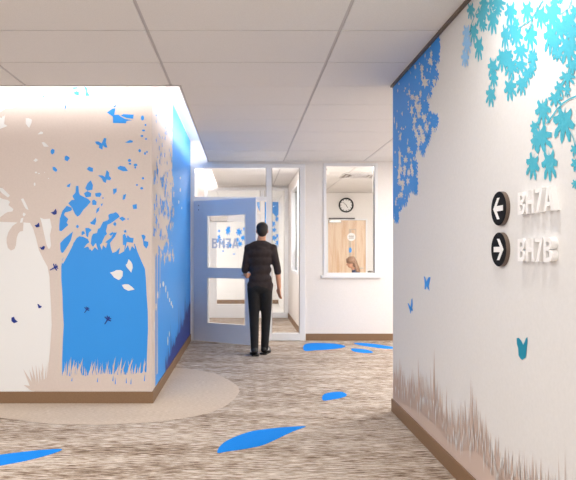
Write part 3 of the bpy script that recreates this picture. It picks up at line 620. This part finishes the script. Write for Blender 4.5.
# ================================================================= people
def capsule(bm, p0, p1, r0, r1, fx=1, fy=1, n=16):
    """tapered limb with rounded ends; fx/fy squash in world x/y"""
    p0, p1 = Vector(p0), Vector(p1); d = p1-p0; L = d.length
    rows = []
    for k in range(4): a = math.pi/2*(k/4); rows.append((-r0*math.cos(a), r0*math.sin(a)))
    for k in range(5): rows.append((L*k/4, r0+(r1-r0)*k/4))
    for k in range(1,5): a = math.pi/2*(k/4); rows.append((L+r1*math.sin(a), r1*math.cos(a)))
    q = d.to_track_quat('Z','Y'); prev = None
    rings = []
    for h, r in rows:
        c = p0+d.normalized()*h; ring = []
        for i in range(n):
            a = 2*math.pi*i/n; v = q @ Vector((max(r,1e-4)*math.cos(a), max(r,1e-4)*math.sin(a), 0))
            ring.append(bm.verts.new((c.x+v.x*fx, c.y+v.y*fy, c.z+v.z)))
        rings.append(ring)
    for A, B in zip(rings, rings[1:]):
        for i in range(n): bm.faces.new([A[i], A[(i+1) % n], B[(i+1) % n], B[i]])
    bm.faces.new(rings[0][::-1]); bm.faces.new(rings[-1])
def ellip(bm, c, r, rot=None):
    m = Matrix.Translation(c) @ (rot.to_4x4() if rot else Matrix()) @ Matrix.Diagonal((*r, 1))
    bmesh.ops.create_uvsphere(bm, u_segments=20, v_segments=14, radius=1, matrix=m)
def grow(name, bm, m, parent, vox=.008, sm=6, label=None):
    o = obj(name, bm, m, parent, smooth=True)
    r = o.modifiers.new('union', 'REMESH'); r.mode = 'VOXEL'; r.voxel_size = vox; r.use_smooth_shade = True
    s = o.modifiers.new('relax', 'SMOOTH'); s.iterations = sm; s.factor = .5
    if label: o['label'] = label
    return o
def hand(bm, w, fwd, side, s=1.0, curl=.5):
    """palm + five unequal bent fingers; w wrist, fwd pointing to the fingers, side towards the thumb"""
    w = Vector(w); f = Vector(fwd).normalized(); sd = Vector(side); sd = (sd-f*sd.dot(f)).normalized(); n = f.cross(sd)
    for k in (-1,-.33,.33,1): capsule(bm, w+sd*.010*k*s, w+f*.085*s+sd*.028*k*s, .013*s, .012*s)
    for k, L in zip((1,.36,-.3,-.95), (.072,.08,.074,.058)):
        a = w+f*.088*s+sd*.029*k*s; b = a+(f*math.cos(curl*.5)+n*math.sin(curl*.5))*L*.5*s; c = b+(f*math.cos(curl*1.2)+n*math.sin(curl*1.2))*L*.5*s
        capsule(bm, a, b, .0095*s, .0085*s, n=10); capsule(bm, b, c, .0085*s, .0072*s, n=10)
    a = w+f*.02*s+sd*.026*s; b = a+(f*.7+sd*.7).normalized()*.042*s; c = b+(f*.92+sd*.2+n*.3).normalized()*.035*s
    capsule(bm, a, b, .012*s, .011*s, n=10); capsule(bm, b, c, .011*s, .009*s, n=10)

# man walking away towards the door (faces +Y)
PX, PY = .215, 7.58
man = thing('person', (PX, PY, 0), 0, 'person in dark shirt and black trousers walking away through the doorway', 'person')
HIP = (0,0,.93)
LK, LA = (-.075,.04,.50), (-.07,-.04,.09)
RK, RA = (.085,.08,.50), (.065,.09,.09)
LSH, RSH = (-.148,.0,1.405), (.168,.0,1.405)
LE, LW = (-.195,.03,1.125), (-.185,.25,1.04)
RE, RW = (.228,-.02,1.13), (.255,.04,.885)
def torso(bm, g=0):
    for z, a, b, y in [(.90,.155,.105,0),(1.0,.148,.10,0),(1.12,.145,.098,.005),(1.24,.165,.105,.005),(1.34,.18,.108,0),(1.41,.165,.085,-.005)]:
        ellip(bm, (.005,y,z), (a+g,b+g,.09+g))
bm = bmesh.new(); torso(bm, -.012)
capsule(bm, (.01,.0,1.43), (.025,.012,1.55), .062, .055)
hc = (.03,.02,1.635)
ellip(bm, hc, (.07,.086,.098)); ellip(bm, (.03,.045,1.58), (.052,.062,.055))
capsule(bm, (.03,.105,1.63), (.03,.118,1.605), .010, .014); ellip(bm, (.03,.098,1.572), (.025,.012,.008))       # nose and mouth
for s in (-1,1):
    ellip(bm, (.03+s*.030,.094,1.64), (.015,.012,.010)); ellip(bm, (.03+s*.073,.015,1.625), (.010,.018,.030))    # eyes and ears
for S, E, W in ((LSH,LE,LW),(RSH,RE,RW)):
    ellip(bm, S, (.05,.05,.05)); capsule(bm, S, E, .047, .038); capsule(bm, E, W, .040, .027)
for s, K, A in ((-1,LK,LA),(1,RK,RA)):
    capsule(bm, (s*.075,.0,.9), K, .078, .052); capsule(bm, K, A, .052, .036); capsule(bm, A, (A[0]+s*.012,A[1]+.12,.04), .036, .028)
hand(bm, RW, (.03,.12,-1), (-.5,.9,0), 1.0, .5); hand(bm, LW, (.2,1,-.1), (.2,0,1), 1.0, 1.3)
grow('body', bm, M['skin'], man, .0065, 4)
bm = bmesh.new(); torso(bm, .006); capsule(bm, (.01,-.005,1.40), (.02,.0,1.465), .11, .066)
for S, E, W in ((LSH,LE,LW),(RSH,RE,RW)):
    Ev, Wv = Vector(E), Vector(W); cuff = Ev+(Wv-Ev)*.16
    ellip(bm, S, (.062,.062,.05)); capsule(bm, S, E, .055, .05); capsule(bm, E, cuff, .05, .05)
capsule(bm, (-.1,0,.915), (.11,0,.915), .07, .07, 1, 1.25); capsule(bm, (-.1,.01,.865), (.11,.01,.865), .062, .062, 1, 1.5)
grow('shirt', bm, M['shirt'], man, .010, 14, 'dark short-sleeved shirt worn loose over the waist')
bm = bmesh.new()
ellip(bm, (0,0,.89), (.155,.112,.09))
for s, K, A in ((-1,LK,LA),(1,RK,RA)):
    capsule(bm, (s*.078,.0,.87), K, .090, .066); capsule(bm, K, (A[0],A[1]-.005,.075), .066, .05)
grow('trousers', bm, M['pants'], man, .011, 4, 'black trousers')
bm = bmesh.new()
ellip(bm, (.03,.005,1.672), (.079,.09,.075)); ellip(bm, (.03,-.03,1.63), (.073,.06,.075)); ellip(bm, (.03,-.035,1.58), (.05,.035,.03))
o = grow('hair', bm, M['hair'], man, .008, 3, 'short dark hair')
for s, A, rot in ((-1,LA,.15),(1,RA,-.35)):
    sh = thing('shoe', (A[0],A[1],0), rot); sh.parent = man
    bm = bmesh.new(); capsule(bm, (0,-.03,.062), (0,.15,.045), .043, .036, 1, 1); capsule(bm, (0,-.02,.07), (0,0,.105), .045, .045); grow('upper', bm, M['shoe'], sh, .007, 3)
    bm = bmesh.new(); slab(bm, catmull([(-.045,-.07),(0,-.085),(.045,-.07),(.042,.03),(.048,.12),(.025,.19),(-.02,.195),(-.045,.13),(-.04,.03)],3), lambda a, b, d: (a, b, d), 0.002, .02); obj('sole', bm, M['shoe'], sh)
    for bx in ((-.052,-.0,.045,-.04,.02,.085),(.04,.0,.045,.052,.02,.085),(-.05,.04,.04,-.036,.055,.075),(.036,.04,.04,.05,.055,.075)): obj('stripe', boxes(bx), M['shoew'], sh)
    bpy.context.view_layer.update()

# woman seated behind the reception window, facing left (-X), looking down
wm = thing('person', (2.26, 11.6, 0), 0, 'person with wavy brown hair and navy top seated behind the reception window', 'person')
bm = bmesh.new()
wh = Vector((-.105,0,1.155)); hs = .93
rot = Matrix.Rotation(R(-18), 3, 'Y')
def hp(x, y, z): return wh+rot @ (Vector((x,y,z))*hs)
ellip(bm, hp(0,0,0), (.086,.068,.095), rot); ellip(bm, hp(-.03,0,-.055), (.058,.05,.052), rot)
capsule(bm, hp(-.088,0,.0), hp(-.104,0,-.022), .008, .013); ellip(bm, hp(-.082,0,-.062), (.010,.022,.008), rot)
for s in (-1,1): ellip(bm, hp(-.075,s*.03,.008), (.011,.014,.009), rot); ellip(bm, hp(.01,s*.07,-.01), (.017,.009,.028), rot)
capsule(bm, (-.01,0,.93), (-.07,0,1.09), .05, .046)
for z, a, b, x in [(.50,.11,.16,.02),(.60,.10,.135,.02),(.72,.095,.13,.02),(.84,.10,.15,.01),(.90,.085,.14,0)]: ellip(bm, (x,0,z), (a,b,.08))
for s in (-1,1):
    S, E, W = (0,s*.165,.90), (-.1,s*.2,.70), (-.32,s*.12,.785)
    ellip(bm, S, (.045,.045,.045)); capsule(bm, S, E, .042, .034); capsule(bm, E, W, .034, .024); hand(bm, W, (-1,-s*.2,-.05), (0,-s,.2), .9, .4)
    K, A = (-.40,s*.1,.50), (-.36,s*.1,.1)
    capsule(bm, (.0,s*.09,.50), K, .078, .052); capsule(bm, K, A, .052, .034); capsule(bm, A, (-.5,s*.1,.035), .034, .024)
grow('body', bm, M['skin'], wm, .0075, 4)
bm = bmesh.new()
for z, a, b, x in [(.52,.125,.175,.02),(.60,.115,.15,.02),(.72,.11,.145,.02),(.84,.115,.165,.01),(.905,.10,.155,0)]: ellip(bm, (x,0,z), (a,b,.08))
capsule(bm, (0,0,.93), (-.03,0,.985), .078, .06)
for s in (-1,1):
    S, E, W = (0,s*.165,.90), (-.1,s*.2,.70), (-.29,s*.13,.775)
    ellip(bm, S, (.058,.058,.055)); capsule(bm, S, E, .055, .048); capsule(bm, E, W, .048, .036)
grow('top', bm, M['navycloth'], wm, .011, 4, 'navy top')
bm = bmesh.new()
for s in (-1,1):
    capsule(bm, (.0,s*.09,.50), (-.40,s*.1,.50), .092, .066); capsule(bm, (-.40,s*.1,.50), (-.36,s*.1,.1), .066, .05)
grow('trousers', bm, M['pants'], wm, .012, 4)
bm = bmesh.new()
ellip(bm, hp(.016,0,.034), (.10,.088,.092), rot); ellip(bm, hp(.06,0,-.04), (.065,.083,.09))
for k in range(16):
    a = R(-80+160*k/15); x = .05+.06*math.cos(a); y = .082*math.sin(a)
    p = hp(x,y,-.03); capsule(bm, p, (p.x+.03+.04*math.cos(a), p.y*1.15, .985+random.uniform(-.02,.03)), .022, .016, n=8)
for k in range(16):
    p = hp(-.02+.01*k/2-.03, random.uniform(-.06,.06), .075+random.uniform(-.015,.02)); ellip(bm, p, (.024,.024,.02))
for k in range(12):
    p = hp(random.uniform(.0,.09), random.uniform(-.08,.08), random.uniform(-.02,.085)); ellip(bm, p, (.022,.022,.022))
grow('hair', bm, M['bhair'], wm, .008, 2, 'shoulder-length wavy brown hair')
for s in (-1,1):
    bm = bmesh.new(); capsule(bm, (-.35,s*.1,.045), (-.52,s*.1,.036), .04, .032); grow('shoe', bm, M['shoe'], wm, .009, 3)

t = thing('office_chair', (2.34, 11.6, 0), 0, 'grey office chair under the person seated behind the reception window', 'chair')
bm = bmesh.new(); ellip(bm, (-.08,0,.395), (.25,.24,.05)); grow('seat', bm, M['chair'], t, .012, 3)
bm = bmesh.new()
slab(bm, catmull([(-.2,.55),(-.22,.75),(-.19,.93),(-.1,.985),(.1,.985),(.19,.93),(.22,.75),(.2,.55)],3), lambda a, b, d: (.13+d+(b-.5)*.12, a, b), 0, .05)
obj('backrest', bm, M['chair'], t, bevel=.012)
bm = bmesh.new(); cyl(bm, (-.05,0,.06), (-.05,0,.36), .028); obj('column', bm, M['black'], t)
obj('back_support', boxes((.1,-.03,.36,.19,.03,.38),(.19,-.03,.36,.21,.03,.6)), M['black'], t)
for k in range(5):
    a = 2*math.pi*k/5+.3; bm = bmesh.new(); e = (-.05+.28*math.cos(a), .28*math.sin(a), .07); cyl(bm, (-.05,0,.09), e, .022, .014, 10); lg = obj('leg', bm, M['black'], t)
    bm = bmesh.new(); cyl(bm, (e[0],e[1]-.012,.029), (e[0],e[1]+.012,.029), .027, n=16); cyl(bm, (e[0],e[1],.03), (e[0],e[1],.075), .007, n=8); obj('caster', bm, M['black'], lg)

# ================================================================= lights
def area(name, loc, size, energy, rot=(0,0,0), col=(1,.96,.91), spread=None):
    l = bpy.data.lights.new(name, 'AREA'); l.shape = 'RECTANGLE'; l.size, l.size_y = size; l.energy = energy; l.color = col
    if spread: l.spread = spread
    o = bpy.data.objects.new(name, l); C.objects.link(o); o.location = loc; o.rotation_euler = rot; return o
def troffer(x, y, e, lab, sx=1.2, sy=.6, col=(1,.99,.975)):
    t = thing('ceiling_light', (x, y, CEIL-.0075), 0, lab, 'ceiling light')
    w, h, f = sx/2, sy/2, .03
    obj('frame', boxes((-w,-h,-.02,-w+f,h,0),(w-f,-h,-.02,w,h,0),(-w+f,-h,-.02,w-f,-h+f,0),(-w+f,h-f,-.02,w-f,h,0)), M['grid'], t)
    obj('diffuser', boxes((-w+f,-h+f,-.012,w-f,h-f,-.003)), M['lamp'], t)
    area('troffer_lamp', (x, y, CEIL-.035), (sx-.1, sy-.1), e, col=col)
L = dict(cove_f=22, cove_s=26)
area('cove_lamp_front', (-2.7, 4.72, 2.93), (4.4,.2), L['cove_f'], (R(80),0,0), (1,.99,.975))
area('cove_lamp_side', (-.38, 6.9, 2.93), (.2,3.6), L['cove_s'], (0,R(-80),0), (.99,.995,1))
area('cove_lamp_vestibule', (-.38, 10.5, 2.93), (.2,2.6), 48, (0,R(-80),0), (1,1,1))
troffer(-1.2, 2.6, 26, 'added fill light over the near corridor, just out of view'); troffer(-2.6, 1.6, 42, 'ceiling light over the left alcove'); troffer(0, -1.2, 45, 'rear ceiling light of the corridor')  # near corridor light is an unseen addition that brightens the door end
troffer(3.4, 6.2, 80, 'ceiling light in the side corridor behind the right wall'); troffer(3.6, 7.9, 30, 'ceiling light in the side corridor beside the reception wall')
troffer(.2, 9.2, 48, 'added fill light just inside the vestibule, hidden by the frame header', 1.0, .4); troffer(1.9, 9.17, 26, 'added narrow fill light hidden above the reception window', 1.2, .3)  # both added out of sight to lift the dim vestibule and reception
troffer(3.2, 9.8, 95, 'ceiling light in the reception room, out of view to the right'); 
troffer(-1.7, 13.7, 60, 'ceiling light in the farthest room')
# small downlights grazing the right wall
for k, (y, e, lab) in enumerate([(2.4, 9, 'small round downlight above the raised room signs'), (.9, 2.0, 'small round downlight by the near end of the right wall')]):
    t = thing('downlight', (.9, y, CEIL-.0075), 0, lab, 'ceiling light')
    bm = bmesh.new(); cyl(bm, (0,0,-.006), (0,0,0), .075, n=32); obj('trim_ring', bm, M['grid'], t)
    bm = bmesh.new(); cyl(bm, (0,0,-.009), (0,0,-.006), .055, n=32); obj('lens', bm, M['lamp'], t)
    area('downlight_lamp', (.9, y, CEIL-.03), (.06,.06), e, (0,R(-12),0), (1,.98,.95))

w = bpy.data.worlds.new('world'); bpy.context.scene.world = w; w.use_nodes = True
w.node_tree.nodes['Background'].inputs['Color'].default_value = (1,.995,.985,1)
w.node_tree.nodes['Background'].inputs['Strength'].default_value = .95

# ================================================================= camera
cd = bpy.data.cameras.new('camera'); cam = bpy.data.objects.new('camera', cd); C.objects.link(cam)
cam.location = (0,0,EYE); cam.rotation_euler = (R(90),0,0)
cd.sensor_width = 36; cd.lens = 36*F/576; cd.shift_x = (288-VX)/576; cd.shift_y = -(240-VY)/576*1
cd.clip_start = .05
sc = bpy.context.scene; sc.camera = cam
sc.view_settings.view_transform = 'Standard'; sc.view_settings.look = 'None'; sc.view_settings.gamma = 1; sc.view_settings.exposure = .26
